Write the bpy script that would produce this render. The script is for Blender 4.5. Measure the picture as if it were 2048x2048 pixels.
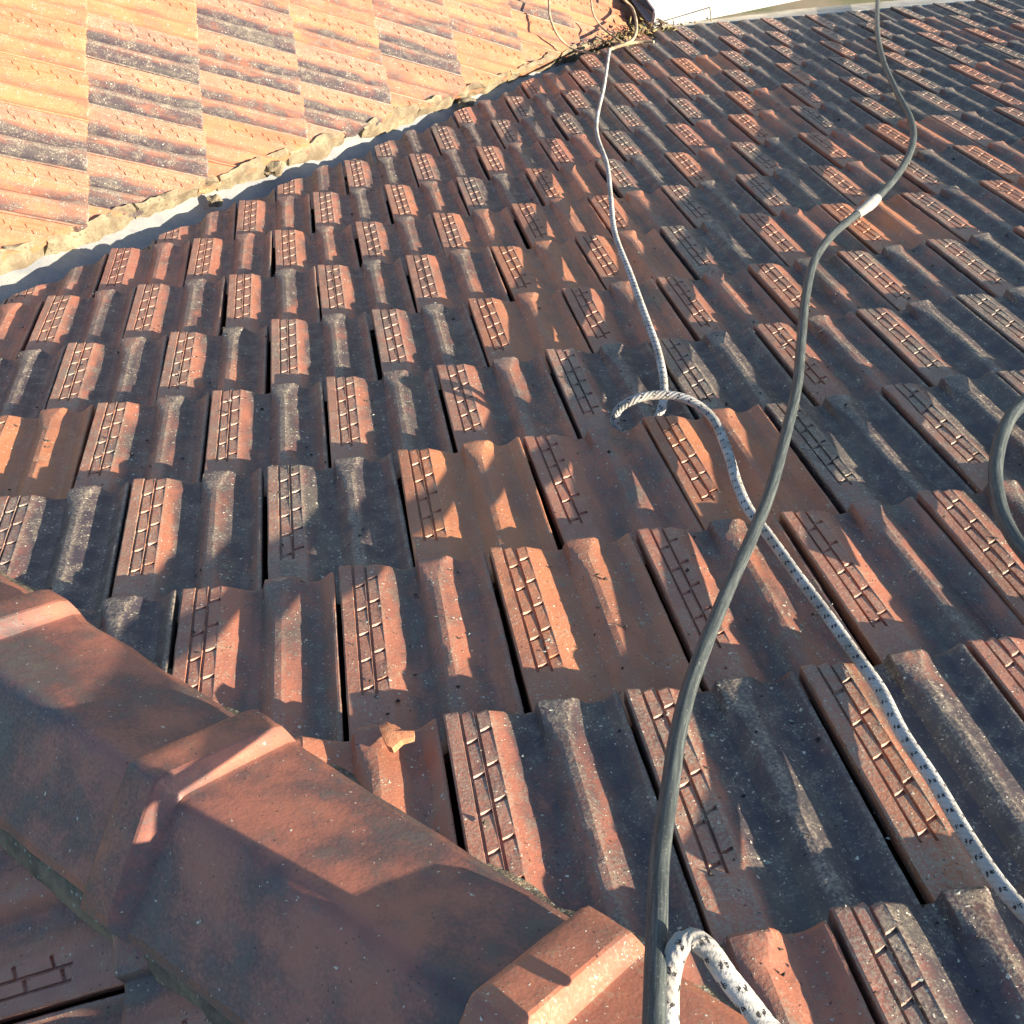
import bpy, bmesh, math, random
from mathutils import Vector, Matrix, noise
scene = bpy.context.scene
for o in list(bpy.data.objects): bpy.data.objects.remove(o)
R_ = math.radians
W = 0.205            # width of one roof tile in metres; the geometry below is laid out in tile widths
PITCH = R_(30)
CP, SP = math.cos(PITCH), math.sin(PITCH)

# ---------------------------------------------------------------- camera
CAMPOS = Vector((-1.22135343, -6.53584851, 8.50892636))
CR = Vector((0.98472220, -0.17104215, 0.03266157))
CD = Vector((-0.13101573, -0.85129954, -0.50805903))
CF = Vector((0.11470429, 0.49601782, -0.86070276))
cam = bpy.data.cameras.new('camera'); camo = bpy.data.objects.new('camera', cam)
scene.collection.objects.link(camo)
mw = Matrix.Identity(4)
for i in range(3):
    mw[i][0] = CR[i]; mw[i][1] = -CD[i]; mw[i][2] = -CF[i]; mw[i][3] = CAMPOS[i]*W
camo.matrix_world = mw
cam.sensor_width = 36; cam.lens = 2345.78/2048*36
cam.clip_start = 0.02; cam.clip_end = 500
scene.camera = camo

# ---------------------------------------------------------------- sky, sun, exposure
SUN_TRAVEL = Vector((-1.0, 0.622, -0.523)).normalized()
elev = math.asin(-SUN_TRAVEL.z)
az = math.atan2(-SUN_TRAVEL.x, -SUN_TRAVEL.y)       # clockwise from +Y
world = bpy.data.worlds.new('World'); scene.world = world; world.use_nodes = True
nt = world.node_tree; nt.nodes.clear()
sky = nt.nodes.new('ShaderNodeTexSky'); sky.sky_type = 'NISHITA'; sky.sun_disc = False
sky.sun_elevation = elev; sky.sun_rotation = az
sky.ozone_density = 3.5
bg = nt.nodes.new('ShaderNodeBackground'); bg.inputs[1].default_value = 0.068
wo = nt.nodes.new('ShaderNodeOutputWorld')
nt.links.new(sky.outputs[0], bg.inputs[0]); nt.links.new(bg.outputs[0], wo.inputs[0])
sl = bpy.data.lights.new('sun', 'SUN'); sl.energy = 5.0; sl.angle = R_(0.5); sl.color = (1.0, 0.84, 0.66)
so = bpy.data.objects.new('sun', sl); scene.collection.objects.link(so)
so.rotation_euler = SUN_TRAVEL.to_track_quat('-Z', 'Y').to_euler()
so.location = (3, -1, 4)
scene.view_settings.view_transform = 'Standard'; scene.view_settings.look = 'None'
scene.view_settings.gamma = 1; scene.view_settings.use_curve_mapping = False
scene.view_settings.exposure = 1.72
scene.render.engine = 'CYCLES'
scene.cycles.max_bounces = 4; scene.cycles.diffuse_bounces = 3; scene.cycles.glossy_bounces = 2

COL = scene.collection
# control points in tile widths
CABLE = [[12.345,16.706,-9.067],[9.98,12.194,-6.572],[8.568,9.311,-4.925],[7.649,7.141,-3.72],[7.012,5.533,-2.835],[6.465,4.476,-2.26],[5.757,3.473,-1.7],[4.919,2.52,-1.173],[4.266,1.945,-0.895],[3.929,1.602,-0.735],[3.549,1.096,-0.46],[3.111,0.316,-0.029],[2.688,-0.529,0.443],[2.31,-1.283,0.89],[1.902,-1.995,1.317],[1.45,-2.742,1.789],[1.096,-3.26,2.134],[0.703,-3.801,2.507],[0.283,-4.413,2.936],[0.06,-4.794,3.207],[-0.087,-5.099,3.423],[-0.266,-5.472,3.702],[-0.376,-5.751,3.926],[-0.465,-5.976,4.118],[-0.563,-6.225,4.349]]
ROPE = [[4.589,12.605,-6.872],[3.718,9.787,-5.352],[2.885,7.179,-3.924],[2.56,5.375,-2.962],[2.238,4.031,-2.209],[1.921,2.713,-1.467],[1.727,1.428,-0.737],[1.579,0.487,-0.201],[1.451,-0.32,0.26],[1.315,-0.916,0.601],[1.213,-1.23,0.712],[1.112,-1.355,0.644],[0.91,-1.484,0.706],[0.774,-1.421,0.751],[0.795,-1.327,0.859],[0.93,-1.329,0.998],[1.137,-1.349,1.033],[1.319,-1.458,1.074],[1.446,-1.683,1.111],[1.413,-2.097,1.291],[1.327,-2.507,1.516],[1.281,-2.834,1.704],[1.29,-3.148,1.884],[1.293,-3.546,2.114],[1.304,-3.956,2.35],[1.305,-4.278,2.535],[1.306,-4.571,2.704],[1.264,-4.866,2.875],[1.257,-5.174,3.053],[1.234,-5.478,3.229],[1.217,-5.732,3.399],[1.232,-5.931,3.537],[1.26,-6.093,3.654]]
HOSE2 = [[4.305,-1.64,1.111],[3.786,-2.033,1.321],[3.55,-2.219,1.422],[3.266,-2.536,1.596],[3.008,-2.9,1.799],[2.825,-3.246,1.994],[2.727,-3.522,2.151],[2.698,-3.685,2.243],[2.656,-3.992,2.418]]
ROPE2 = [[-0.486,-6.295,4.074],[-0.442,-6.115,4.049],[-0.406,-5.977,4.059],[-0.352,-5.88,4.059],[-0.296,-5.849,4.063],[-0.242,-5.896,4.066],[-0.199,-5.994,4.065],[-0.147,-6.093,4.063],[-0.102,-6.179,4.054],[-0.028,-6.287,4.058]]
VINES = [[[3.674,14.436,-6.572],[3.576,13.839,-6.564],[3.503,13.372,-6.573],[3.551,12.938,-6.647],[3.766,12.828,-6.873],[3.975,12.609,-6.871],[4.256,12.233,-6.68]],[[4.732,15.109,-7.209],[4.663,14.611,-7.219],[4.602,14.101,-7.176],[4.723,13.841,-7.293],[4.831,13.342,-7.151],[4.991,13.173,-7.168]],[[5.449,15.44,-7.656],[5.542,15.089,-7.642],[5.682,14.905,-7.714],[5.562,14.151,-7.453],[5.273,13.154,-6.978],[5.016,12.64,-6.763],[4.621,12.55,-6.818],[4.576,12.549,-6.842]],[[5.713,15.611,-7.801],[5.929,15.416,-7.913],[6.179,15.321,-8.101],[6.249,14.59,-7.844],[6.463,14.452,-7.878]],[[4.522,12.469,-6.8],[4.695,12.587,-6.836],[4.937,12.769,-6.927],[5.271,12.819,-6.943],[5.515,12.672,-6.856]],[[7.98,16.799,-8.846],[7.609,15.609,-8.205],[7.459,14.919,-7.889],[7.039,13.643,-7.255]],[[4.536,13.578,-7.301],[4.646,13.12,-7.093],[4.848,12.905,-7.004]]]
SHARD = [[-1.277,-4.402,2.599]]
DEBRIS = [[4.53,12.88,-7.13],[5.45,14.02,-7.73],[5.74,14.21,-7.82],[6.18,14.51,-7.97],[6.83,15.11,-8.28],[6.98,15.03,-8.24]]
Q2 = {"o":[-4.366472199390198,8.671631583527502,-2.6051011398176604],"e1":[0.8813310508713581,0.012041400192026482,-0.4723458303525108],"e2":[-0.01366041928894621,0.9998298781932765,-0.012393853995755308],"n":[0.4721243249407509,0.017375828208695165,0.8813607107157104]}
HF = [1.299193624711397,0.9437769895736748,0.35261477166280675,0.690331015128478,-0.11503774823863065,-0.47141289394458513,0.08297902337305647,-0.19742214633975305,-0.5249474806991414,0.11298131864387417]
# ---------------------------------------------------------------- helpers
def tag(o, label=None, cat=None, group=None, kind=None):
    if label: o['label'] = label
    if cat: o['category'] = cat
    if group: o['group'] = group
    if kind: o['kind'] = kind
    return o
def empty(name, loc=(0, 0, 0)):
    o = bpy.data.objects.new(name, None); COL.objects.link(o); o.location = loc
    o.empty_display_size = 0.1
    return o
def mesh_obj(name, me, parent=None, mw=None, mat=None):
    o = bpy.data.objects.new(name, me); COL.objects.link(o)
    if mat and not me.materials: me.materials.append(mat)
    if parent: o.parent = parent
    if mw is not None: o.matrix_basis = mw
    return o
def finish(me, smooth=True, ang=35):
    if smooth:
        me.polygons.foreach_set('use_smooth', [True]*len(me.polygons))
        me.set_sharp_from_angle(angle=R_(ang))
    me.update()
def pydata(name, vs, fs, mat=None, smooth=True, ang=35, scale=W):
    me = bpy.data.meshes.new(name)
    me.from_pydata([Vector(v)*scale for v in vs], [], fs)
    if mat: me.materials.append(mat)
    finish(me, smooth, ang)
    return me
def recalc(me):
    bm = bmesh.new(); bm.from_mesh(me); bmesh.ops.recalc_face_normals(bm, faces=bm.faces); bm.to_mesh(me); bm.free()
def lerp(a, b, t): return a+(b-a)*t
def sst(a, b, x):
    x = max(0, min(1, (x-a)/(b-a))); return x*x*(3-2*x)
def interp(kn, x):
    if x <= kn[0][0]: return kn[0][1]
    for (a, za), (b, zb) in zip(kn, kn[1:]):
        if x <= b: return za+(zb-za)*(x-a)/(b-a) if b > a else zb
    return kn[-1][1]
def n3(x, y, z=0.0): return noise.noise(Vector((x, y, z)))

# ---------------------------------------------------------------- roof surfaces (units: tile widths)
AL = 1.65148         # exposed length of a tile
def warp(u, y):      # the old roof sags a little
    a = max(-7, min(9, u))/6; b = max(-6, min(14.5, y/AL*1.0))
    b = max(-6, min(10.5, b))/6
    c = HF
    return 0.1*(c[0]*a*b+c[1]*a*a+c[2]*b*b+c[3]*a**3+c[4]*a*a*b+c[5]*a*b*b+c[6]*b**3+c[7]*a*a*b*b+c[8]*a**4+c[9]*b**4)
def S1(u, y, z=0.0, w=True):     # near slope, falls towards +Y
    if w: z += warp(u, y)
    return Vector((u, y*CP+z*SP, -y*SP+z*CP))
O2 = Vector(Q2['o']); E1 = Vector(Q2['e1']); E2 = Vector(Q2['e2']); N2 = Vector(Q2['n'])
def S2(e, f, z=0.0): return O2+E1*e+E2*f+N2*z        # left slope, falls towards +X
HB = Vector((-2.0, -4.97528, math.tan(PITCH)*4.97528)); HD = Vector((1, -1, math.tan(PITCH)))   # hip line, uphill
HQ = Vector((1, 1, 0)).normalized()
E3 = Vector((-CP, 0, -SP)); N3 = Vector((-SP, 0, CP))
def S3(e, Y, z=0.0): return Vector((HB.x, Y, HB.z))+E3*e+N3*z     # shaded slope, falls towards -X

# ---------------------------------------------------------------- materials
class NT:
    def __init__(s, name):
        s.m = bpy.data.materials.new(name); s.m.use_nodes = True; s.t = s.m.node_tree; s.t.nodes.clear()
        s.out = s.n('ShaderNodeOutputMaterial'); s.b = s.n('ShaderNodeBsdfPrincipled')
        s.l(s.b.outputs[0], s.out.inputs[0])
    def n(s, ty, **k):
        x = s.t.nodes.new(ty)
        for a, v in k.items(): setattr(x, a, v)
        return x
    def l(s, a, b): s.t.links.new(a, b)
    def put(s, sock, v):
        if hasattr(v, 'is_output') or isinstance(v, bpy.types.NodeSocket): s.l(v, sock)
        elif isinstance(v, (tuple, list)): sock.default_value = tuple(v)+((1,) if len(v) == 3 and len(sock.default_value) == 4 else ())
        else: sock.default_value = v
    def math(s, op, a, b=0.0, c=0.0, clamp=False):
        x = s.n('ShaderNodeMath', operation=op, use_clamp=clamp)
        s.put(x.inputs[0], a); s.put(x.inputs[1], b); s.put(x.inputs[2], c); return x.outputs[0]
    def vm(s, op, a, b=(0, 0, 0)):
        x = s.n('ShaderNodeVectorMath', operation=op); s.put(x.inputs[0], a); s.put(x.inputs[1], b); return x.outputs[0]
    def noise(s, vec, scale, detail=3, rough=.55, dist=0.0):
        x = s.n('ShaderNodeTexNoise'); s.l(vec, x.inputs['Vector']); x.inputs['Scale'].default_value = scale
        x.inputs['Detail'].default_value = detail; x.inputs['Roughness'].default_value = rough
        x.inputs['Distortion'].default_value = dist; return x.outputs[0]
    def noisecol(s, vec, scale):
        x = s.n('ShaderNodeTexNoise'); s.l(vec, x.inputs['Vector']); x.inputs['Scale'].default_value = scale; x.inputs['Detail'].default_value = 1
        return x.outputs[1]
    def vor(s, vec, scale, rnd=1.0):
        x = s.n('ShaderNodeTexVoronoi'); s.l(vec, x.inputs['Vector']); x.inputs['Scale'].default_value = scale
        x.inputs['Randomness'].default_value = rnd; return x
    def mix(s, f, a, b):
        x = s.n('ShaderNodeMix', data_type='RGBA'); s.put(x.inputs['Factor'], f); s.put(x.inputs['A'], a); s.put(x.inputs['B'], b)
        return x.outputs['Result']
    def mapr(s, v, a, b, c=0.0, d=1.0, smooth=True):
        x = s.n('ShaderNodeMapRange', interpolation_type='SMOOTHSTEP' if smooth else 'LINEAR'); s.put(x.inputs[0], v)
        for i, q in enumerate((a, b, c, d)): s.put(x.inputs[i+1], q)
        return x.outputs[0]
    def bump(s, h, strength, dist, normal=None):
        x = s.n('ShaderNodeBump'); s.l(h, x.inputs['Height']); x.inputs['Strength'].default_value = strength
        x.inputs['Distance'].default_value = dist
        if normal: s.l(normal, x.inputs['Normal'])
        return x.outputs[0]
    def done(s, col, rough=.8, spec=.3, normal=None):
        s.put(s.b.inputs['Base Color'], col); s.put(s.b.inputs['Roughness'], rough)
        s.put(s.b.inputs['Specular IOR Level'], spec)
        if normal: s.l(normal, s.b.inputs['Normal'])
        return s.m

def specks(k, vec, scale, size, dens):
    """small lichen dots: 1 inside a dot"""
    v = k.vor(vec, scale)
    dot = k.mapr(v.outputs['Distance'], size*.55, size, 1, 0)
    sep = k.n('ShaderNodeSeparateColor'); k.l(v.outputs['Color'], sep.inputs[0])
    on = k.math('LESS_THAN', sep.outputs[0], dens)
    return k.math('MULTIPLY', dot, on)

def tile_material(name, cap=False):
    k = NT(name)
    tc = k.n('ShaderNodeTexCoord'); oi = k.n('ShaderNodeObjectInfo')
    off = k.math('MULTIPLY', oi.outputs['Random'], 37.0)
    cx = k.n('ShaderNodeCombineXYZ'); k.l(off, cx.inputs[0]); k.l(off, cx.inputs[1]); k.l(off, cx.inputs[2])
    vec = k.vm('ADD', tc.outputs['Object'], cx.outputs[0])
    sep = k.n('ShaderNodeSeparateXYZ'); k.l(tc.outputs['Object'], sep.inputs[0])
    s = k.math('MULTIPLY', sep.outputs[0], 1/W); y = k.math('MULTIPLY', sep.outputs[1], 1/W)
    oc = k.n('ShaderNodeSeparateColor'); k.l(oi.outputs['Color'], oc.inputs[0])
    dark, orange, lich = oc.outputs[0], oc.outputs[1], oc.outputs[2]
    k.noisec = k.noisecol(vec, 260); stv = k.vm('MULTIPLY', vec, (.6, .6, .6) if cap else (1.25, .42, 1.0)); n1 = k.noise(stv, 11, 3, .65); n2 = k.noise(vec, 34, 3, .6); nf = k.noise(vec, 260, 2, .6)
    big = k.noise(vec, 4.5, 2, .5)
    clay = k.mix(orange, (.36, .134, .088), (.54, .215, .078))
    clay = k.mix(k.mapr(n1, .35, .7), clay, k.mix(orange, (.22, .096, .074), (.43, .162, .068)))
    clay = k.mix(k.mapr(n2, .5, .8, 0, .35), clay, (.40, .20, .11))
    clay = k.mix(k.math('MULTIPLY', k.mapr(big, .5, .72), .35), clay, (.20, .09, .075))
    # patina
    if cap:
        prof = k.math('MULTIPLY', k.math('SUBTRACT', n1, .5), 1.2)
    else:
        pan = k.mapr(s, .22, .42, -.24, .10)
        trough_dirt_shade = k.mapr(k.math('MULTIPLY', sep.outputs[2], 1/W), -.055, -.015, .09, -.03)  # dirt plus painted shade darkens the troughs, bringing out the rolls
        pan = k.math('ADD', pan, trough_dirt_shade)
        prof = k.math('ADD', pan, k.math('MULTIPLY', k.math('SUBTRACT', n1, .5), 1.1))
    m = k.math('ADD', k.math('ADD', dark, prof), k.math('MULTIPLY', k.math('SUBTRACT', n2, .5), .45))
    m = k.math('ADD', m, k.math('MULTIPLY', k.math('SUBTRACT', nf, .5), .35))
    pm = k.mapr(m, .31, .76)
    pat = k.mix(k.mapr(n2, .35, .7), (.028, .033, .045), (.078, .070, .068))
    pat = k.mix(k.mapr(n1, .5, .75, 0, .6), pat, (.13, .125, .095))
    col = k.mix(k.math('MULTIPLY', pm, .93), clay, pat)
    # lichen film and dots
    film = k.math('MULTIPLY', k.mapr(k.math('ADD', nf, k.math('MULTIPLY', n2, .5)), .78, .95), k.mapr(lich, 0, 1, .08, .5))
    col = k.mix(film, col, (.33, .29, .20))
    high = k.mapr(k.math('MULTIPLY', sep.outputs[2], 1/W), -.016, -.003)
    gran = k.mapr(k.math('ADD', nf, k.math('MULTIPLY', n2, .35)), .55, .80, .15, .85)
    ftop = k.math('MULTIPLY', k.math('MULTIPLY', high, gran), k.math('MULTIPLY', k.mapr(dark, .1, .8, .16, .72), 0.0 if cap else 1.0))
    col = k.mix(ftop, col, (.36, .30, .215))
    clus = k.mapr(n2, .38, .66, .1, 1.0)
    wob = k.vm('ADD', vec, k.vm('MULTIPLY', k.noisec, (.006, .006, .006)))
    d1 = specks(k, wob, 300, .33, k.math('MULTIPLY', k.math('MULTIPLY', lich, clus), .30))
    d2 = specks(k, wob, 115, .24, k.math('MULTIPLY', k.math('MULTIPLY', lich, clus), .34))
    dots = k.math('MAXIMUM', d1, d2)
    col = k.mix(k.math('MULTIPLY', dots, .9), col, (.66, .62, .48))
    soot = specks(k, k.vm('ADD', wob, (13.3, 5.7, 2.1)), 220, .30, k.math('MULTIPLY', clus, .16))
    col = k.mix(k.math('MULTIPLY', soot, .75), col, (.028, .028, .028))
    h = k.math('ADD', k.math('MULTIPLY', nf, .5), k.math('MULTIPLY', dots, .55))
    h = k.math('ADD', h, k.math('MULTIPLY', soot, .5))
    nb = k.bump(h, .45 if cap else .85, .0012)
    nb2 = k.bump(n2, .35, .003, nb)
    return k.done(col, k.mapr(nf, .3, .7, .30 if cap else .38, .55 if cap else .64), .5, nb2)

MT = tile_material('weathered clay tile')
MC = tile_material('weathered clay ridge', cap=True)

def simple(name, c1, c2, sc=20, rough=.85, spec=.2, bs=.6, bd=.003, c3=None, sc3=120):
    k = NT(name); tc = k.n('ShaderNodeTexCoord'); v = tc.outputs['Object']
    n1 = k.noise(v, sc, 5, .65); n2 = k.noise(v, sc*8, 3, .6)
    col = k.mix(k.mapr(n1, .35, .65), c1, c2)
    if c3: col = k.mix(specks(k, v, sc3, .4, .25), col, c3)
    return k.done(col, rough, spec, k.bump(n2, bs*.6, bd*.4, k.bump(n1, bs, bd)))
M_flash = simple('old valley lining', (.20, .22, .23), (.31, .31, .28), 7, .6, .35, .35, .004, (.16, .14, .12), 260)
M_mortar = simple('cream mortar', (.26, .23, .15), (.15, .12, .08), 16, .95, .1, .9, .008, (.16, .12, .08), 90)
M_mortar2 = simple('greenish grey mortar', (.25, .20, .13), (.13, .11, .08), 24, .95, .1, .9, .006, (.33, .36, .28), 150)
M_deck = simple('shade-black deck', (.012, .011, .010), (.02, .018, .015), 10, .95, .05)
M_ledge = simple('cream painted ledge', (.62, .60, .50), (.45, .43, .35), 10, .8, .2, .4, .003)
M_white = simple('white sheet metal', (.52, .53, .53), (.42, .43, .43), 5, .45, .5, .1, .001)
M_open_shade = simple('painted opening shade', (.02, .022, .025), (.03, .03, .03), 10)
M_vine = simple('dry vine bark', (.45, .38, .25), (.30, .24, .16), 60, .85, .15, .7, .002)
M_leaf = simple('dry leaf', (.26, .19, .11), (.14, .09, .05), 30, .8, .2)
M_leaf2 = simple('dead grass', (.36, .30, .13), (.22, .2, .09), 30, .8, .2)
M_chip = simple('lichen flake', (.40, .43, .36), (.24, .28, .26), 120, .95, .05)
M_chip2 = simple('dark crust flake', (.045, .045, .04), (.08, .07, .055), 120, .95, .05)
M_shard = simple('fresh broken clay', (.52, .25, .13), (.42, .17, .09), 60, .85, .15, .6, .003)
M_yard = simple('dusty yard ground', (.20, .17, .12), (.12, .13, .07), 1.2, .95, .1)

def hose_mat():
    k = NT('dusty black rubber hose'); uv = k.n('ShaderNodeUVMap'); uv.uv_map = 'UVMap'
    mp = k.n('ShaderNodeMapping'); k.l(uv.outputs[0], mp.inputs[0]); mp.inputs['Scale'].default_value = (3.0, 16, 1)
    n = k.noise(mp.outputs[0], 1.0, 6, .7); tc = k.n('ShaderNodeTexCoord'); n2 = k.noise(tc.outputs['Object'], 320, 3, .6)
    col = k.mix(k.mapr(n, .38, .72), (.030, .040, .042), (.11, .13, .12))
    col = k.mix(k.mapr(n2, .58, .75, 0, .6), col, (.24, .24, .2))
    return k.done(col, .55, .4, k.bump(n2, .3, .0006, k.bump(n, .3, .001)))
def rope_mat():
    k = NT('white braided rope with black flecks'); uv = k.n('ShaderNodeUVMap'); uv.uv_map = 'UVMap'
    sp = k.n('ShaderNodeSeparateXYZ'); k.l(uv.outputs[0], sp.inputs[0]); u, v = sp.outputs[0], sp.outputs[1]
    tc = k.n('ShaderNodeTexCoord'); nn = k.noise(tc.outputs['Object'], 500, 3, .6); nl = k.noise(tc.outputs['Object'], 22, 2, .5)
    P = .10
    def ticks(ph, v0, v1):
        f = k.math('FRACT', k.math('ADD', k.math('DIVIDE', k.math('ADD', u, k.math('MULTIPLY', k.math('SUBTRACT', nn, .5), .07)), P), ph))
        a = k.math('LESS_THAN', f, .19)
        g = k.math('FRACT', k.math('ADD', v, k.math('MULTIPLY', k.math('SUBTRACT', nn, .5), .12)))
        b = k.math('MULTIPLY', k.math('GREATER_THAN', g, v0), k.math('LESS_THAN', g, v1))
        return k.math('MULTIPLY', a, b)
    t = ticks(0, .02, .10)
    for ph, a, b in ((.12, .12, .19), (.5, .30, .37), (.6, .39, .46), (.0, .56, .64), (.12, .66, .73), (.5, .80, .87), (.6, .89, .95)):
        t = k.math('MAXIMUM', t, ticks(ph, a, b))
    br = k.n('ShaderNodeTexWave'); br.inputs['Scale'].default_value = 1.0
    mp = k.n('ShaderNodeMapping'); k.l(uv.outputs[0], mp.inputs[0]); mp.inputs['Scale'].default_value = (16, 4, 1)
    k.l(mp.outputs[0], br.inputs[0]); br.bands_direction = 'DIAGONAL'; br.inputs['Distortion'].default_value = 1.2
    col = k.mix(k.mapr(nl, .35, .7), (.50, .50, .46), (.33, .32, .28))
    col = k.mix(k.mapr(nn, .55, .75, 0, .45), col, (.36, .34, .28))
    col = k.mix(k.math('MULTIPLY', t, .95), col, (.025, .025, .028))
    h = k.math('ADD', k.math('MULTIPLY', br.outputs[1], .6), k.math('MULTIPLY', nn, .7))
    return k.done(col, .95, .08, k.bump(h, .7, .0016))
M_hose = hose_mat(); M_rope = rope_mat()
M_tape = simple('pale tape coupling', (.38, .38, .33), (.26, .26, .23), 60, .5, .4, .3, .001)

# ---------------------------------------------------------------- the interlocking tile
A_C = [.25+.25*i for i in range(5)]; B_C = [.17+.25*i for i in range(5)]
TL = AL+.13
def profile(s, t):
    g = max(0, 1-t/.42)**2; g2 = max(0, 1-t/.26)**2
    cl = .588-.10*g**.8; cr = .632+.090*g2**.85
    kn = [(0, .012), (.010, .021), (.08, .015), (.245, -.001), (.335, -.036), (.40, -.064), (.445, -.072), (.495, -.068), (cl-.035, -.022), (cl-.008, -.004), (cl+.006, .0),
          (cr, .0), (max(.735, cr+.025), -.036+.012*g2), (.79, -.058), (.83, -.062), (.87, -.055), (.93, -.012), (.945, -.001), (.958, -.001), (.965, -.010)]
    z = interp(kn, s)
    if cl-.04 < s < cr+.03: z += .012*g*max(0, 1-abs(s-(cl+cr)/2)/((cr-cl)/2+.04))
    if t < .03: z -= .012*(1-t/.03)**2
    return z
def groove(s, t):
    # pressed pattern: two columns of cells, each tipped like a saw tooth, with raised rims
    D = .017
    if t > 1.30 or s > .2405 or s < .0805: return 0
    if .0835 < s < .0972 or .1640 < s < .1775: return D*1.1
    for s0, s1, cs in ((.0975, .158, A_C), (.1785, .2395, B_C)):
        if s0 < s < s1:
            fs = (s-s0)/(s1-s0)
            prev = -.03
            for c in cs+[1.30]:
                if t <= c: 
                    ft = (t-prev)/(c-prev); break
                prev = c
            else: ft = 1
            for c in cs:
                if abs(t-c) < .0085: return D*.95
            return D*.36*(1-ft)
    return 0
SL = [0, .010, .045, .079, .084, .096, .0985, .128, .157, .1605, .1645, .177, .180, .210, .2385, .246, .29, .335, .365, .40, .422, .445, .47, .495, .52, .545,
      .560, .575, .590, .610, .630, .655, .68, .705, .735, .762, .79, .81, .83, .85, .87, .90, .93, .945, .958, .965]
def tile_mesh(seed, chipped=False):
    rnd = random.Random(seed)
    T = {0, .006, .015, .03, .06, .10, .14, .23, .32, .40, .48, .60, .7, .85, .98, 1.16, 1.30, 1.295, 1.305, 1.45, 1.55, TL}
    for c in A_C+B_C: T |= {round(c-.016, 4), round(c-.008, 4), round(c+.008, 4), round(c+.012, 4)}
    T = sorted(T)
    vs = []; fs = []; ns = len(SL)
    ox = rnd.uniform(0, 99)
    for t in T:
        for s in SL:
            z = profile(s, t)-groove(s, t)
            y = -t
            if .098 < s < .160: y += .45*(s-.13)
            elif .179 < s < .239: y += .45*(s-.21)
            if t < .03:       # worn, slightly wavy lip
                y += .010*n3(s*9, ox, 0)-.006*abs(n3(s*31, ox, 3))
                if chipped: y -= .05*max(0, n3(s*5, ox+7, 0)-.15)
            if t == TL: y = -TL
            z += .0042*n3(s*4, t*3.5, ox)+.0022*n3(s*21, t*17, ox+5)
            z -= .020*max(0, n3(s*13, t*7, ox+11)-.42)
            x = s
            if s in (0, .965): x += .004*n3(t*9, ox, 1)
            vs.append((x, y, z))
    for j in range(len(T)-1):
        for i in range(ns-1):
            a = j*ns+i; fs.append((a, a+ns, a+ns+1, a+1))
    b0 = len(vs)
    for i in range(ns): x, y, z = vs[i]; vs.append((x, y-.004, interp_low(SL[i], 0)))
    for i in range(ns): x, y, z = vs[(len(T)-1)*ns+i]; vs.append((x, y, interp_low(SL[i], TL)))
    hd = (len(T)-1)*ns
    for i in range(ns-1):
        fs.append((i, i+1, b0+i+1, b0+i)); fs.append((b0+i, b0+i+1, b0+ns+i+1, b0+ns+i)); fs.append((hd+i+1, hd+i, b0+ns+i, b0+ns+i+1))
    fs.append([j*ns for j in range(len(T)-1, -1, -1)]+[b0, b0+ns])
    fs.append([j*ns+ns-1 for j in range(len(T))]+[b0+2*ns-1, b0+ns-1])
    me = pydata('roof_tile', vs, fs, MT, True, 13)
    return me
def interp_low(s, t): return profile(s, t)-.068-(.02 if s < .03 or s > .94 else 0)
TILES = [tile_mesh(i, chipped=(i % 2 == 1)) for i in range(8)]

def frame(o, x, y):
    x = x.normalized(); z = x.cross(y).normalized(); y = z.cross(x)
    m = Matrix.Identity(4)
    for i in range(3): m[i][0] = x[i]; m[i][1] = y[i]; m[i][2] = z[i]; m[i][3] = o[i]*W
    return m
def bisected(me, m, planes):
    """copy of a tile cut by world planes (point in tile units, normal pointing to the removed side)"""
    bm = bmesh.new(); bm.from_mesh(me); inv = m.inverted(); inv3 = m.to_3x3().transposed()
    cut = False
    for p, n in planes:
        lp = inv @ (p*W); ln = (inv3 @ n).normalized()
        dd = [(v.co-lp).dot(ln) for v in bm.verts]
        if not dd or min(dd) > 0: bm.free(); return None
        if max(dd) < 0: continue
        cut = True
        r = bmesh.ops.bisect_plane(bm, geom=bm.verts[:]+bm.edges[:]+bm.faces[:], plane_co=lp, plane_no=ln, clear_outer=True, dist=1e-6)
        ed = [e for e in r['geom_cut'] if isinstance(e, bmesh.types.BMEdge) and e.is_boundary]
        if ed: bmesh.ops.holes_fill(bm, edges=ed, sides=0)
    if not cut: bm.free(); return me
    if len(bm.faces) < 6: bm.free(); return None
    xs = [v.co.x for v in bm.verts]; ys = [v.co.y for v in bm.verts]
    if (max(xs)-min(xs))*(max(ys)-min(ys)) < (W*.12)**2: bm.free(); return None
    nm = bpy.data.meshes.new('cut_tile'); bm.to_mesh(nm); bm.free()
    nm.materials.append(MT); finish(nm, True, 13)
    return nm
def in_view(P, pad=.12):
    d = P-CAMPOS; z = d.dot(CF)
    if z < .3: return False
    x = d.dot(CR)/z*2345.78/2048+.5; y = d.dot(CD)/z*2345.78/2048+.5
    return -pad < x < 1+pad and -pad < y < 1+pad

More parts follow.
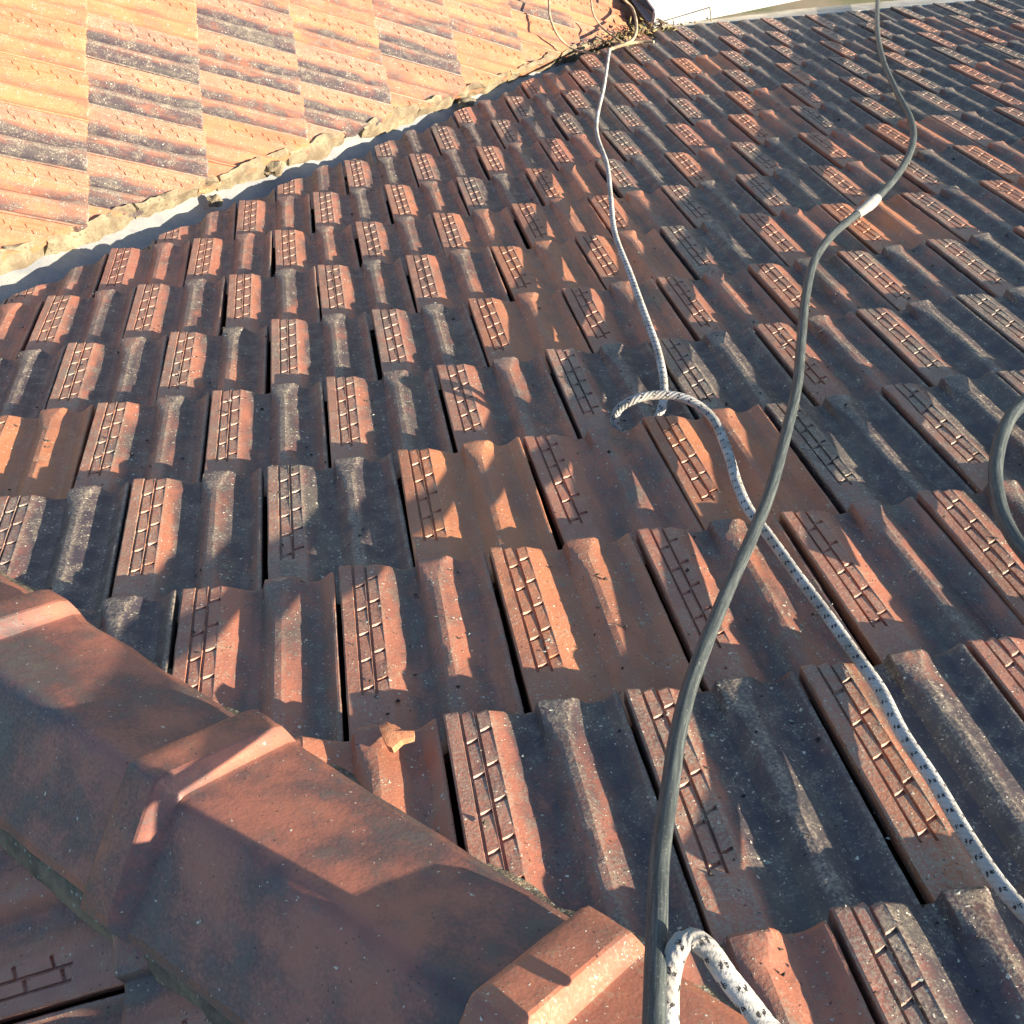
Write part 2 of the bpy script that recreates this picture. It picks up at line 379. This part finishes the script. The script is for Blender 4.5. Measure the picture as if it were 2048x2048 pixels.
rng = random.Random(5)
roof1 = empty('tiled_roof', S1(0, 0)*W); tag(roof1, 'large sunlit tiled roof slope with ribbed clay tiles, crossed by the rope and hose', 'roof')
roof2 = empty('tiled_roof', S2(0, 0)*W); tag(roof2, 'bright orange tiled roof slope beyond the valley, seen from its side', 'roof')
roof3 = empty('tiled_roof', S3(1, -5)*W); tag(roof3, 'shaded tiled roof slope below the hip, in the lower left corner', 'roof')
def put_tile(root, me, m, dark, orange, lich):
    o = bpy.data.objects.new('tile', me); COL.objects.link(o); o.parent = root
    o.matrix_basis = Matrix.Translation(-root.location) @ m
    o.color = (dark, orange, lich, 1)
    return o
TONE = {  # row -> (first column, [(darkness, orange)...]) read off the roof
 4: (-1.5, [(.2, .5), (.25, .4), (.72, .1), (.85, 0), (.6, .1)]),
 3: (-2, [(.15, .55), (.58, .2), (.72, .3), (.66, .6), (.5, .2), (.5, .1)]),
 2: (-3.5, [(.85, 0), (.35, .25), (.38, .35), (.12, .75), (.42, .25), (.45, .25), (.5, .2), (.6, 0)]),
 1: (-4, [(.8, 0), (.58, .45), (.78, .25), (.02, .95), (.32, .25), (.05, .8), (.98, 0), (.72, .2), (.75, .1), (.6, .1)]),
 0: (-4.5, [(.05, 1), (.58, .35), (.58, .35), (.56, .4), (.50, .35), (.80, .05), (.88, 0), (.5, .25), (.75, .1), (.8, .0), (.6, .1)]),
 -1: (-5, [(.75, 0), (.62, .35), (.60, .35), (.68, .2), (.66, .15), (.18, .75), (.35, .3), (.45, .3), (.5, .3), (.58, .3), (.8, .1), (.6, .1)]),
 -2: (-4.5, [(.6, .3), (.55, .3), (.55, .3), (.58, .3), (.5, .3), (.14, .75), (.28, .5), (.85, 0), (.42, .3), (.15, .75), (.6, .2), (.35, .5)]),
 -3: (-2, [(.5, .4), (.55, .3), (.4, .5), (.3, .6), (.34, .5), (.85, .05), (.7, .1), (.45, .4), (.75, .1), (.35, .5), (.8, 0)]),
 -4: (1.5, [(.2, .6), (.85, 0), (.38, .45), (.72, .1), (.45, .4), (.3, .5), (.7, .1)]),
 -7: (3, [(.6, .2), (.6, .2), (.5, .4), (.75, .1)]), -8: (3.5, [(.6, .2), (.4, .5), (.02, .9), (.8, .1), (.75, 0)])}
qp = HB+Vector((0, 0, 0)); hipn = Vector((-1, -1, 0)).normalized()
VC1 = S1(0, 9.74, 0, False); vn1 = Vector((-1.215*CP, 1.0, 0)); vn1 = Vector((-vn1.y*0+(-1.215), 1/CP, 0)).normalized()
count1 = 0
for v in range(-6, 11):
    off = 0 if v % 2 else .5
    for i in range(-9, 17):
        u = i+off; y = v*AL
        if u+1 < -8: continue
        c = S1(u+.5, y-AL*.5)
        keep = in_view(c, .16)
        # tiles just right of the frame still throw shade into it
        if not keep and not (in_view(S1(u-1.5, y-AL*.5), .10) and v < 10): continue
        o = S1(u, y); xr = S1(u+1, y); hd_ = S1(u, y-AL)-(S1(u, y, 1)-S1(u, y))*.108
        jz = rng.uniform(-.008, .014); ju = rng.uniform(-.010, .010); jy = rng.uniform(-.035, .03)
        N = S1(u, y, 1)-S1(u, y)
        o = o+N*jz+Vector((ju, 0, 0))+(S1(u, y+jy)-S1(u, y))
        xa = (xr-S1(u, y))+N*rng.uniform(-.018, .018)+(S1(u, y+.01)-S1(u, y))*rng.uniform(-1.2, 1.2)
        m = frame(o, xa, (S1(u, y)-hd_))
        src = TILES[rng.randrange(8)]
        planes = [(qp, hipn), (VC1, vn1)]
        me = bisected(src, m, planes)
        if me is None: continue
        row = TONE.get(-v); tone = None
        if row:
            k = int(round(u-row[0]))
            if 0 <= k < len(row[1]): tone = row[1][k]
        if tone is None:
            d = rng.choice([.3, .5, .6, .7, .75, .85])+.012*max(0, u); tone = (min(.92, d), rng.choice([.1, .2, .3, .5]) if d < .7 else .1)
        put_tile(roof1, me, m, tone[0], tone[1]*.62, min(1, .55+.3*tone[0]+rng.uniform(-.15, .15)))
        count1 += 1

# left slope
c2n = (E2*1.0-E1*.85); 
P2 = S2(0, -3.80); d2 = (S2(1, -2.95)-S2(0, -3.80)); vn2 = Vector((d2.y, -d2.x, 0)).normalized()
TONE2 = {(0, 0): (.05, 1.0), (0, -1): (.05, 1.0), (0, -2): (.62, .3), (0, -3): (.45, .4), (0, -4): (.1, .95),
         (1, 1): (.7, .2), (1, 0): (.7, .3), (1, -1): (.66, .35), (1, -2): (.6, .4), (1, -3): (.12, .9),
         (2, 2): (.7, .2), (2, 1): (.6, .3), (2, 0): (.55, .3), (2, -1): (.05, 1.0), (2, -2): (.05, 1.0),
         (3, 2): (.7, .1), (3, 1): (.6, .3), (3, 0): (.55, .3), (3, -1): (.25, .6),
         (4, 4): (.5, .3), (4, 3): (.65, .2), (4, 2): (.3, .4), (4, 1): (.2, .6), (5, 4): (.1, .9), (5, 3): (.1, .8)}
count2 = 0
for k_ in range(-1, 9):
    off = .5 if k_ % 2 else 0
    for r in range(-9, 12):
        e = k_*AL*.99; f = (r+off)*.99
        c = S2(e-AL*.5, f-.5)
        if not in_view(c, .14): continue
        jz = rng.uniform(-.005, .006)
        o = S2(e+rng.uniform(-.02, .02), f+rng.uniform(-.006, .006), jz)
        m = frame(o, -E2+N2*rng.uniform(-.01, .01)+E1*rng.uniform(-.01, .01), E1+N2*(.108/AL)) @ Matrix.Scale(.99, 4)
        me = bisected(TILES[rng.randrange(8)], m, [(P2, vn2)])
        if me is None: continue
        tone = TONE2.get((k_, r if k_ % 2 == 0 else r+1), (rng.choice([.1, .2, .35, .5]), rng.choice([.5, .7, .85])))
        put_tile(roof2, me, m, lerp(.42, tone[0], .72), min(.62, tone[1]+.05), min(1, .62+.4*tone[0]+rng.uniform(-.1, .1)))
        count2 += 1
# shaded slope
for k_ in range(0, 4):
    e = .88+k_*AL; off = 0 if k_ % 2 else .5
    for r in range(-8, 4):
        Y = -5.33+r+off
        c = S3(e-AL*.5, Y+.5)
        if not in_view(c, .12): continue
        o = S3(e, Y, rng.uniform(-.005, .005))
        m = frame(o, Vector((0, 1, 0)), E3+N3*(.108/AL))
        me = bisected(TILES[rng.randrange(8)], m, [(HB, -hipn)])
        if me is None: continue
        put_tile(roof3, me, m, rng.choice([.25, .35, .45]), .15, .35)
print('tiles', count1, count2)

# decks under the tiles coloured near black, painting the shade in the joints
def deck(fn, pts, root, z=-.30):
    vs = [fn(a, b, z) for a, b in pts]+[fn(a, b, z-.08) for a, b in pts]; n = len(pts)
    fs = [list(range(n))[::-1], list(range(n, 2*n))]+[(i, (i+1) % n, n+(i+1) % n, n+i) for i in range(n)]
    vs = [v-root.location/W for v in vs]
    me = pydata('roof_deck', vs, fs, M_deck, False); recalc(me)
    return mesh_obj('roof_deck', me, root)
yh = lambda u: -4.97528/CP-(u+2)/CP*1.0
pts1 = []
nU = 12
def S1g(u, y, z): return S1(u, y, z)
# gridded deck for the near slope so that it follows the sag
vs = []; fs = []; idx = {}
us = [-6.4+.8*i for i in range(30)]; ys = [-10+.9*j for j in range(31)]
for i, u in enumerate(us):
    for j, y in enumerate(ys):
        p = S1(u, y, -.38); idx[i, j] = len(vs); vs.append(p)
for i in range(len(us)-1):
    for j in range(len(ys)-1):
        c = (vs[idx[i, j]]+vs[idx[i+1, j+1]])/2
        if (c-qp).dot(hipn) > -.25 or (c-VC1).dot(vn1) > -.25: continue
        fs.append((idx[i, j], idx[i+1, j], idx[i+1, j+1], idx[i, j+1]))
me = pydata('roof_deck', [v-roof1.location/W for v in vs], fs, M_deck, False)
mesh_obj('roof_deck', me, roof1)
deck(lambda a, b, z: S2(a, b, z), [(-3, -6.2), (13.4, 7.4), (13.4, 12), (-3, 12)], roof2, -.29)
deck(lambda a, b, z: S3(a, b, z), [(.1, -4.9), (5, 0.0), (5, -12), (-5.2, -12), (-3.5, -8.6)], roof3, -.26)

# ---------------------------------------------------------------- hip with its angular cap tiles
hip = empty('hip_ridge', HB*W); tag(hip, 'hip line of big angular terracotta cap tiles with raised collars, lower left', 'hip ridge')
ex = HD.normalized(); ez = ex.cross(HQ).normalized()
if ez.z < 0: ez = -ez
HDL = HD.length
def cap_mesh(seed):
    rnd = random.Random(seed); L = 2.62
    xs = [0, .01, .03, .10, .18, .21, .225, .24, .255, .27, .285, .30, .315, .34, .40, .52]+[.52+(L-.52)*i/12 for i in range(1, 13)]
    ts = [-1, -.985, -.94, -.8, -.6, -.4, -.22, -.10, -.05, -.02, 0, .02, .05, .10, .22, .4, .6, .8, .94, .985, 1]
    a = .60; rise = .372
    vs = []; fs = []; n = len(ts)
    for x in xs:
        up = .125*(1-sst(.21, .31, x))            # collar
        fl = 1+.06*(1-sst(.2, .45, x))-.05*sst(.5, L, x)
        nose = .012*(1-min(1, x/.03))**2
        for t in ts:
            at = abs(t)
            aw = .05 if x < .3 else .10
            rr = (at*at/(2*aw)+aw/2) if at < aw else at
            side = -.018*sst(.93, 1, at)
            z = -rise*rr*fl+up*(1-.25*at)-nose+side+.006*n3(x*1.3, t*1.5, seed)+.0012*n3(x*9, t*9, seed)
            wv = .012*n3(x*3, seed*3+t*.1, 2)*sst(.8, 1, at)+.006*n3(x*13, seed*3+t, 2)*sst(.9, 1, at)
            xx = x+(.008*n3(t*6, seed, 5)-.004 if x < .02 else 0)
            vs.append((xx, t*a*fl+wv*(1 if t > 0 else -1), z))
    m = len(xs)
    for j in range(m-1):
        for i in range(n-1):
            q = j*n+i; fs.append((q, q+n, q+n+1, q+1))
    b = len(vs)
    for k in range(b): x, y, z = vs[k]; vs.append((x, y*(.97), z-.06))
    for j in range(m-1):
        for i in range(n-1):
            q = b+j*n+i; fs.append((q+1, q+n+1, q+n, q))
        fs.append((j*n, b+j*n, b+(j+1)*n, (j+1)*n)); fs.append((j*n+n-1, (j+1)*n+n-1, b+(j+1)*n+n-1, b+j*n+n-1))
    for i in range(n-1):
        fs.append((i+1, b+i+1, b+i, i)); q = (m-1)*n+i; fs.append((q, b+q, b+q+1, q+1))
    me = pydata('cap_tile', vs, fs, MC, True, 16); recalc(me); return me
SK = [-3.1, -1.73, -.40, 1.05, 2.45]
for i, s in enumerate(SK):
    me = cap_mesh(i*7+3)
    o = HB+HD*(s-.13)*1.0+Vector((0, 0, .245))+ez*.0
    yaw = [0, .0, .0, -.03, .0][i]
    tilt = -.028         # each cap rides up over the head of the one below
    x2 = (ex+HQ*yaw+ez*(-tilt*-1)).normalized()
    mm = Matrix.Identity(4); yv = -HQ
    zz = x2.cross(yv).normalized()
    if zz.z < 0: yv = -yv; zz = x2.cross(yv).normalized()
    for r in range(3):
        mm[r][0] = x2[r]; mm[r][1] = yv[r]; mm[r][2] = zz[r]; mm[r][3] = (o[r])*W
    c = bpy.data.objects.new('cap_tile', me); COL.objects.link(c); c.parent = hip
    c.matrix_basis = Matrix.Translation(-hip.location) @ mm
    c.color = [(.52, .05, .15, 1), (.50, .05, .12, 1), (.50, .1, .15, 1), (.22, .22, .6, 1), (.14, .5, .5, 1)][i]

def lumpy(name, path, prof_fn, mat, parent, seed=0, n=None, amp=.04, smooth=True):
    """closed strip swept along a path; prof_fn(k, P) -> list of cross-section points; roughened by noise"""
    vs = []; fs = []; rings = []
    for k, P in enumerate(path):
        ring = prof_fn(k, P); m = len(ring)
        for q in ring:
            d = Vector((n3(q.x*2.3, q.y*2.3, seed+q.z*2.3), n3(q.x*2.3+9, q.y*2.3, seed+q.z*2), n3(q.x*2.3, q.y*2.3+9, seed+q.z)))*amp
            d += Vector((n3(q.x*9, q.y*9, seed+q.z*9), n3(q.x*9+9, q.y*9, seed), n3(q.x*9, q.y*9+9, seed)))*amp*.45
            vs.append(q+d)
    K = len(path)
    for k in range(K-1):
        for i in range(m):
            a = k*m+i; b = k*m+(i+1) % m; fs.append((a, b, b+m, a+m))
    fs.append(list(range(m))[::-1]); fs.append([(K-1)*m+i for i in range(m)])
    off = parent.location/W if parent else Vector((0, 0, 0))
    me = pydata(name, [v-off for v in vs], fs, mat, smooth, 50); recalc(me)
    return mesh_obj(name, me, parent)
for sgn in (1, -1):
    path = [HB+HD*(-3.3+.09*k) for k in range(78)]
    def pf(k, P, sgn=sgn):
        q = HQ*sgn; out = .60+.05*n3(k*.13, sgn*5, 1)+.04*n3(k*.5, sgn*5, 2)
        if sgn < 0: out = .62+.10*max(0, n3(k*.09, 3, 7))+.05*n3(k*.45, 2, 2)
        g = lambda o, z: P+q*o+Vector((0, 0, -.408*o+z))
        return [g(.36, -.02), g(.50, -.01), g(out-.03, .0 if sgn > 0 else .01), g(out+.03, -.05), g(out+.05, -.13), g(.36, -.18)]
    lumpy('mortar', path, pf, M_mortar2, hip, 3+sgn, amp=.035)

# ---------------------------------------------------------------- valley
val = empty('valley_gutter', S1(0, 9.2)*W); tag(val, 'pale grey valley lining between the two roof slopes, edged with crumbling cream mortar', 'valley gutter')
def edgeA(w, ins=0.0, z=0.0):
    u = (w-8.435)/2.052; return S1(u+ins*.7, 9.74+1.215*u-ins*.7, z)
def edgeB(w, ins=0.0, z=0.0):
    e = (w-.553)/1.731; return S2(e-ins*.7, -3.8+.85*e+ins*.7, z)
vs = []; fs = []
ws = [-6+.25*i for i in range(110)]
ws = [w for w in ws if w < 20.5]
for w in ws:
    a0 = edgeA(w, .8, -.33); a1 = edgeA(w, .05, -.33); b1 = edgeB(w, .0, -.26); b0 = edgeB(w, .8, -.25)
    mid = (a1+b1)/2; mid.z = (min(a1.z, b1.z)+mid.z)/2-.14
    row = [a0, a1, lerp(a1, mid, .5)+Vector((0, 0, -.02)), lerp(a1, mid, .93), mid, lerp(b1, mid, .93), lerp(b1, mid, .5)+Vector((0, 0, -.02)), b1, b0]
    for p in row: p.z += .012*n3(p.x*1.3, p.y*1.3, 2)+.005*n3(p.x*6, p.y*6, 4); vs.append(p)
n = 9
for j in range(len(ws)-1):
    for i in range(n-1):
        q = j*n+i; fs.append((q, q+1, q+n+1, q+n))
me = pydata('flashing', [v-val.location/W for v in vs], fs, M_flash, True, 60); mesh_obj('flashing', me, val)
# broken mortar fillet: several separate lengths
rm = random.Random(11)
w = -5.0
while w < 20.0:
    ln = rm.uniform(1.0, 2.6); hgt = rm.uniform(.0, .12); wid = rm.uniform(.06, .24)
    K = max(6, int(ln/.07)); path = [w+ln*k/K for k in range(K+1)]
    def pf(k, P, hgt=hgt, wid=wid, K=K):
        tp = math.sin(math.pi*min(1, max(.08, (k+.4)/(K+.8))))**.35
        top = -.02+hgt*.3+.09*n3(P*1.9, 4, 1)
        wd = wid*tp*(1+.6*n3(P*2.2, 1, 5))
        lo = -.20
        return [edgeB(P, .10, -.12), edgeB(P, .03+.10*max(0, n3(P*1.1, 8, 2)), top*tp-.05), edgeB(P, -.04, top*tp-.08), edgeB(P, -wd*.5, -.15), edgeB(P, -wd, -.27), edgeB(P, -wd*.9, -.38), edgeB(P, .1, -.34)]
    lumpy('mortar', path, pf, M_mortar, val, rm.uniform(0, 50), amp=.06)
    w += ln+rm.choice([-.05, .02, .2, .55])

# ---------------------------------------------------------------- tubes
def spline(P, step):
    P = [Vector(p) for p in P]; Q = [P[0]*2-P[1]]+P+[P[-1]*2-P[-2]]; out = []
    for i in range(1, len(Q)-2):
        a, b, c, d = Q[i-1:i+3]; n = max(2, int((c-b).length/step))
        for k in range(n):
            t = k/n; out.append(.5*((2*b)+(c-a)*t+(2*a-5*b+4*c-d)*t*t+(3*b-a-3*c+d)*t**3))
    out.append(Q[-2]); return out
def tube(name, pts, rad, mat, parent=None, sides=12, rough=0.0, seed=0):
    vs = []; fs = []; K = len(pts); T = [(pts[min(i+1, K-1)]-pts[max(i-1, 0)]).normalized() for i in range(K)]
    nrm = T[0].orthogonal().normalized(); us = [0.0]; 
    for i in range(1, K): us.append(us[-1]+(pts[i]-pts[i-1]).length)
    off = parent.location/W if parent else Vector((0, 0, 0))
    for i, p in enumerate(pts):
        nrm = (nrm-T[i]*nrm.dot(T[i])).normalized(); bi = T[i].cross(nrm)
        r0 = rad(i/(K-1)) if callable(rad) else rad
        for s in range(sides):
            a = 2*math.pi*s/sides; r = r0*(1+rough*n3(us[i]*3+s, seed, math.cos(a)))
            vs.append(p-off+(nrm*math.cos(a)+bi*math.sin(a))*r)
    for i in range(K-1):
        for s in range(sides):
            a = i*sides+s; b = i*sides+(s+1) % sides; fs.append((a, b, b+sides, a+sides))
    fs.append(list(range(sides))[::-1]); fs.append([(K-1)*sides+s for s in range(sides)])
    me = bpy.data.meshes.new(name); me.from_pydata([v*W for v in vs], [], fs)
    uvl = me.uv_layers.new(name='UVMap'); li = 0
    for fi, f in enumerate(me.polygons):
        for k, vi in enumerate(f.vertices):
            i, s = divmod(vi, sides); vv = s/sides
            if fi < (K-1)*sides and s == 0 and fi % sides == sides-1: vv = 1.0
            uvl.data[f.loop_start+k].uv = (us[i], vv)
    me.materials.append(mat); finish(me, True, 60); recalc(me)
    return mesh_obj(name, me, parent)
H = spline(CABLE, .08)
hose = empty('rubber_hose', Vector(CABLE[12])*W); tag(hose, 'long dusty black rubber hose with a pale taped coupling, winding down the roof', 'hose')
tube('hose_tube', H, lambda t: lerp(.048, .042, sst(.4, .9, t)), M_hose, hose, 16)
# coupling sleeve near the upper bend
ci = min(range(len(H)), key=lambda i: (H[i]-Vector(CABLE[7])).length)
def csl(t): return .066 if .12 < t < .55 else (.061 if t <= .12 else lerp(.062, .052, (t-.55)/.45))
seg = H[ci-1:ci+7]
cpl = tube('coupling', spline(seg, .03), csl, M_tape, hose, 16, .05)
for t_ in (.14, .54):
    S_ = spline(seg, .02); k = int(t_*len(S_)); tube('clamp', S_[k:k+3], .072, M_tape, cpl, 16).location = (0, 0, 0)
for c_ in cpl.children: c_.matrix_parent_inverse = Matrix.Identity(4)
tag(tube('rubber_hose', spline(HOSE2, .06), .050, M_hose, None, 16), 'short bend of dusty black rubber hose entering at the right edge', 'hose')
tag(tube('braided_rope', spline(ROPE, .05), lambda t: .031+.006*sst(.35, .8, t), M_rope, None, 14, .04), 'white braided rope with black flecks, looping once at mid roof then crossing under the hose', 'rope')
tag(tube('braided_rope', spline(ROPE2, .03), .042, M_rope, None, 16, .05), 'raised loop of fluffy white braided rope beside the hose at the bottom edge', 'rope')
vl = ['curved bare vine stem leaning on the orange slope, leftmost of the stems', 'thin bare vine stem hanging between the leftmost and the hooked stem', 'hooked bare vine stem bending down to the rope knot',
      'pale vine stem reaching over the leaf litter', 'thick bare vine stem the rope is tied to', 'thin bare stem hanging in front of the white metal box', 'short thin twig lying in the valley below the stems']
vr = [.036, .03, .042, .034, .05, .022, .018]
for P_, l_, r_ in zip(VINES, vl, vr):
    tag(tube('vine_stem', spline(P_, .08), lambda t, r_=r_: r_*.72*(1.0-.25*abs(t-.3)), M_vine, None, 8, .25, len(l_)), l_, 'vine stem', 'dry vine stems at the top of the valley')

# ---------------------------------------------------------------- eave: ledge and white box
def prism(fn, corners, z0, z1):
    vs = [fn(a, b, z0) for a, b in corners]+[fn(a, b, z1) for a, b in corners]; n = len(corners)
    return vs, [list(range(n))[::-1], list(range(n, 2*n))]+[(i, (i+1) % n, n+(i+1) % n, n+i) for i in range(n)]
vs, fs = prism(lambda a, b, z: S1(a, b, z), [(5.9+.7*i, 16.62) for i in range(16)]+[(16.4-.7*i, 17.6) for i in range(16)], -.5, -.03)
me = pydata('eave_ledge', vs, fs, M_ledge, False); recalc(me)
tag(mesh_obj('eave_ledge', me), 'cream painted ledge running along the lower edge of the near slope', 'ledge')
bx = empty('metal_box_gutter', S1(6.2, 17)*W); tag(bx, 'white sheet metal box gutter with an open dark end, top edge of the picture', 'gutter')
B0 = S1(6.15, 16.72, .0); B1 = S1(16.0, 19.3, .0); B1.z = B0.z-.5
dx = (B1-B0); dh = Vector((dx.x, dx.y, 0)).normalized(); bk = Vector((-dh.y, dh.x, 0)); up = Vector((0, 0, 1))
def boxy(name, o, a, b, c, mat, parent, bev=.0):
    vs = [o, o+a, o+a+b, o+b, o+c, o+a+c, o+a+b+c, o+b+c]; vs = [v-parent.location/W for v in vs]
    me = pydata(name, vs, [(0, 3, 2, 1), (4, 5, 6, 7), (0, 1, 5, 4), (1, 2, 6, 5), (2, 3, 7, 6), (3, 0, 4, 7)], mat, False); recalc(me)
    if bev:
        bm = bmesh.new(); bm.from_mesh(me); bmesh.ops.bevel(bm, geom=bm.edges[:], offset=bev*W, segments=2, affect='EDGES'); bm.to_mesh(me); bm.free(); finish(me, True, 30)
    return mesh_obj(name, me, parent)
boxy('front_panel', B0-up*.05, dx, bk*.05, up*.36, M_white, bx, .01)
boxy('top_panel', B0+up*.31-bk*.04, dx, bk*2.2, up*.05, M_white, bx, .012)
boxy('floor_panel', B0-up*.10, dx, bk*2.2, up*.04, M_white, bx, .01)
boxy('end_lip', B0-dh*.05-up*.12-bk*.05, dh*.06, bk*.10, up*.50, M_white, bx, .012)
boxy('shade_sheet', B0+dh*.25-up*.05+bk*.06, dh*.05, bk*2.0, up*.35, M_open_shade, bx)  # added dark sheet stands in for the shade inside the open end

# ---------------------------------------------------------------- loose things
def blob(name, c, r, mat, seed, flat=.6, sub=3, amp=.5, stretch=(1, 1, 1)):
    bm = bmesh.new(); bmesh.ops.create_icosphere(bm, subdivisions=sub, radius=1)
    for v in bm.verts:
        d = 1+amp*n3(v.co.x*1.4+seed, v.co.y*1.4, v.co.z*1.4)+amp*.4*n3(v.co.x*4+seed, v.co.y*4, v.co.z*4)
        v.co = Vector((v.co.x*d*stretch[0], v.co.y*d*stretch[1], v.co.z*d*flat*stretch[2]))*r*W
    me = bpy.data.meshes.new(name); bm.to_mesh(me); bm.free(); me.materials.append(mat); finish(me, True, 35)
    o = mesh_obj(name, me); o.location = c*W; return o
# broken clay shard
bm = bmesh.new()
outl = [(-.10, -.02), (-.12, .10), (-.05, .17), (.00, .12), (.05, .10), (.09, .03), (.17, .02), (.16, -.05), (.06, -.07), (-.03, -.17), (-.07, -.14)]
vsS = [(x, y, .06+.045*n3(x*9, y*9, 1)+.25*max(0, -x)) for x, y in outl]+[(x*.95+.01, y*.9, -.01) for x, y in outl]+[(0, 0, .10)]
nS = len(outl); fsS = [(i, (i+1) % nS, nS+(i+1) % nS, nS+i) for i in range(nS)]+[(i, 2*nS, (i+1) % nS) for i in range(nS)]+[list(range(nS, 2*nS))]
me = pydata('clay_shard', vsS, fsS, M_shard, True, 30); recalc(me)
sh = mesh_obj('clay_shard', me); NS = (S1(0, 0, 1, False)-S1(0, 0, 0, False))
sh.matrix_basis = frame(Vector(SHARD[0]), S1(1, 0, 0, False)-S1(0, 0, 0, False), S1(0, 1, 0, False)-S1(0, 0, 0, False)) @ Matrix.Scale(.62, 4)
tag(sh, 'jagged pinkish clay shard lying on the cut tile beside the hip caps', 'clay shard')
# rubble along the valley
rub = [(5.05, .12, .14, 'flat buff stone resting on the valley lining beside the mortar'), (3.2, -.05, .10, 'small pale mortar lump fallen in the valley'),
       (11.6, .0, .15, 'rounded greenish mortar lump at the upper valley edge')]
for w_, ins, r_, l_ in rub:
    tag(blob('mortar_lump', edgeB(w_, ins-.25, -.12), r_, M_mortar, w_, .5, 3, .6), l_, 'rubble')

def surf1(u, y):
    j = math.ceil(y/AL-1e-9); t = j*AL-y; off = 0 if j % 2 else .5
    s = (u-off) % 1.0
    if s > .965: return None
    return profile(s, t)-.108*t/AL
def scatter(name, n, mat, smin, smax, seed, region, flatness=.45):
    r = random.Random(seed); vs = []; fs = []
    while len(vs) < n*5:
        u = r.uniform(-6, 12); y = -9+24*r.random()**1.25
        P = S1(u, y)
        if not in_view(P, .02): continue
        if (P-qp).dot(hipn) > -.65 or (P-VC1).dot(vn1) > -.05: continue
        if n3(u*1.1, y*1.1, seed) < r.uniform(-.5, .35): continue
        z = surf1(u, y)
        if z is None: continue
        s = smin+(smax-smin)*r.random()**3; c = S1(u, y, z+s*.2); a = r.uniform(0, 6.28)
        X = S1(u+1, y, 0)-S1(u, y, 0); Y = S1(u, y+1, 0)-S1(u, y, 0); N = X.cross(Y).normalized()
        b = len(vs)
        for q in range(4):
            an = a+q*1.57+r.uniform(-.5, .5); rr = s*r.uniform(.4, 1.1)
            vs.append(c+X*math.cos(an)*rr+Y*math.sin(an)*rr*.7+N*r.uniform(-.2, .35)*s)
        vs.append(c+N*s*flatness*r.uniform(.5, 1.3)+X*r.uniform(-.2, .2)*s)
        fs += [(b, b+1, b+4), (b+1, b+2, b+4), (b+2, b+3, b+4), (b+3, b, b+4)]
    me = pydata(name, vs, fs, mat, False)
    return mesh_obj(name, me)
tag(scatter('lichen_flakes', 2600, M_chip, .006, .022, 3, None), 'pale lichen flakes and crumbs scattered over the near tiles', 'lichen', kind='stuff')
tag(scatter('crust_crumbs', 2600, M_chip2, .006, .026, 8, None, .8), 'dark moss crumbs scattered in the channels of the near tiles', 'debris', kind='stuff')
# leaf litter where the valley runs out
def litter(name, mat, n, seed, smin, smax):
    r = random.Random(seed); vs = []; fs = []; D = [Vector(d) for d in DEBRIS]
    for _ in range(n):
        i = r.randrange(len(D)-1); c = lerp(D[i], D[i+1], r.random())+Vector((r.gauss(0, .22), r.gauss(0, .16), r.uniform(-.05, .12)))
        a = Vector((r.gauss(0, 1), r.gauss(0, 1), r.gauss(0, .5))).normalized(); b = a.orthogonal().normalized(); b.rotate(Matrix.Rotation(r.uniform(0, 6.28), 3, a))
        s = r.uniform(smin, smax); w_ = s*r.uniform(.25, .6); k = len(vs); cu = a.cross(b)*s*r.uniform(-.4, .4)
        vs += [c-a*s, c-b*w_+cu, c+a*s, c+b*w_+cu, c+cu*-.5]
        fs += [(k, k+1, k+4), (k+1, k+2, k+4), (k+2, k+3, k+4), (k+3, k, k+4)]
    return mesh_obj(name, pydata(name, vs, fs, mat, False))
tag(litter('leaf_litter', M_leaf, 170, 4, .03, .09), 'brown curled dead leaves heaped at the end of the valley under the stems', 'leaf litter', kind='stuff')
tag(litter('dead_grass', M_leaf2, 260, 9, .02, .08), 'yellowish dead grass and moss mixed into the leaf heap', 'dead grass', kind='stuff')

# ---------------------------------------------------------------- ground far below
vs = [(-600, -600, -32), (600, -600, -32), (600, 600, -32), (-600, 600, -32)]
tag(mesh_obj('ground', pydata('ground', vs, [(0, 1, 2, 3)], M_yard, False)), 'dusty ground far below the roof', None, kind='structure')
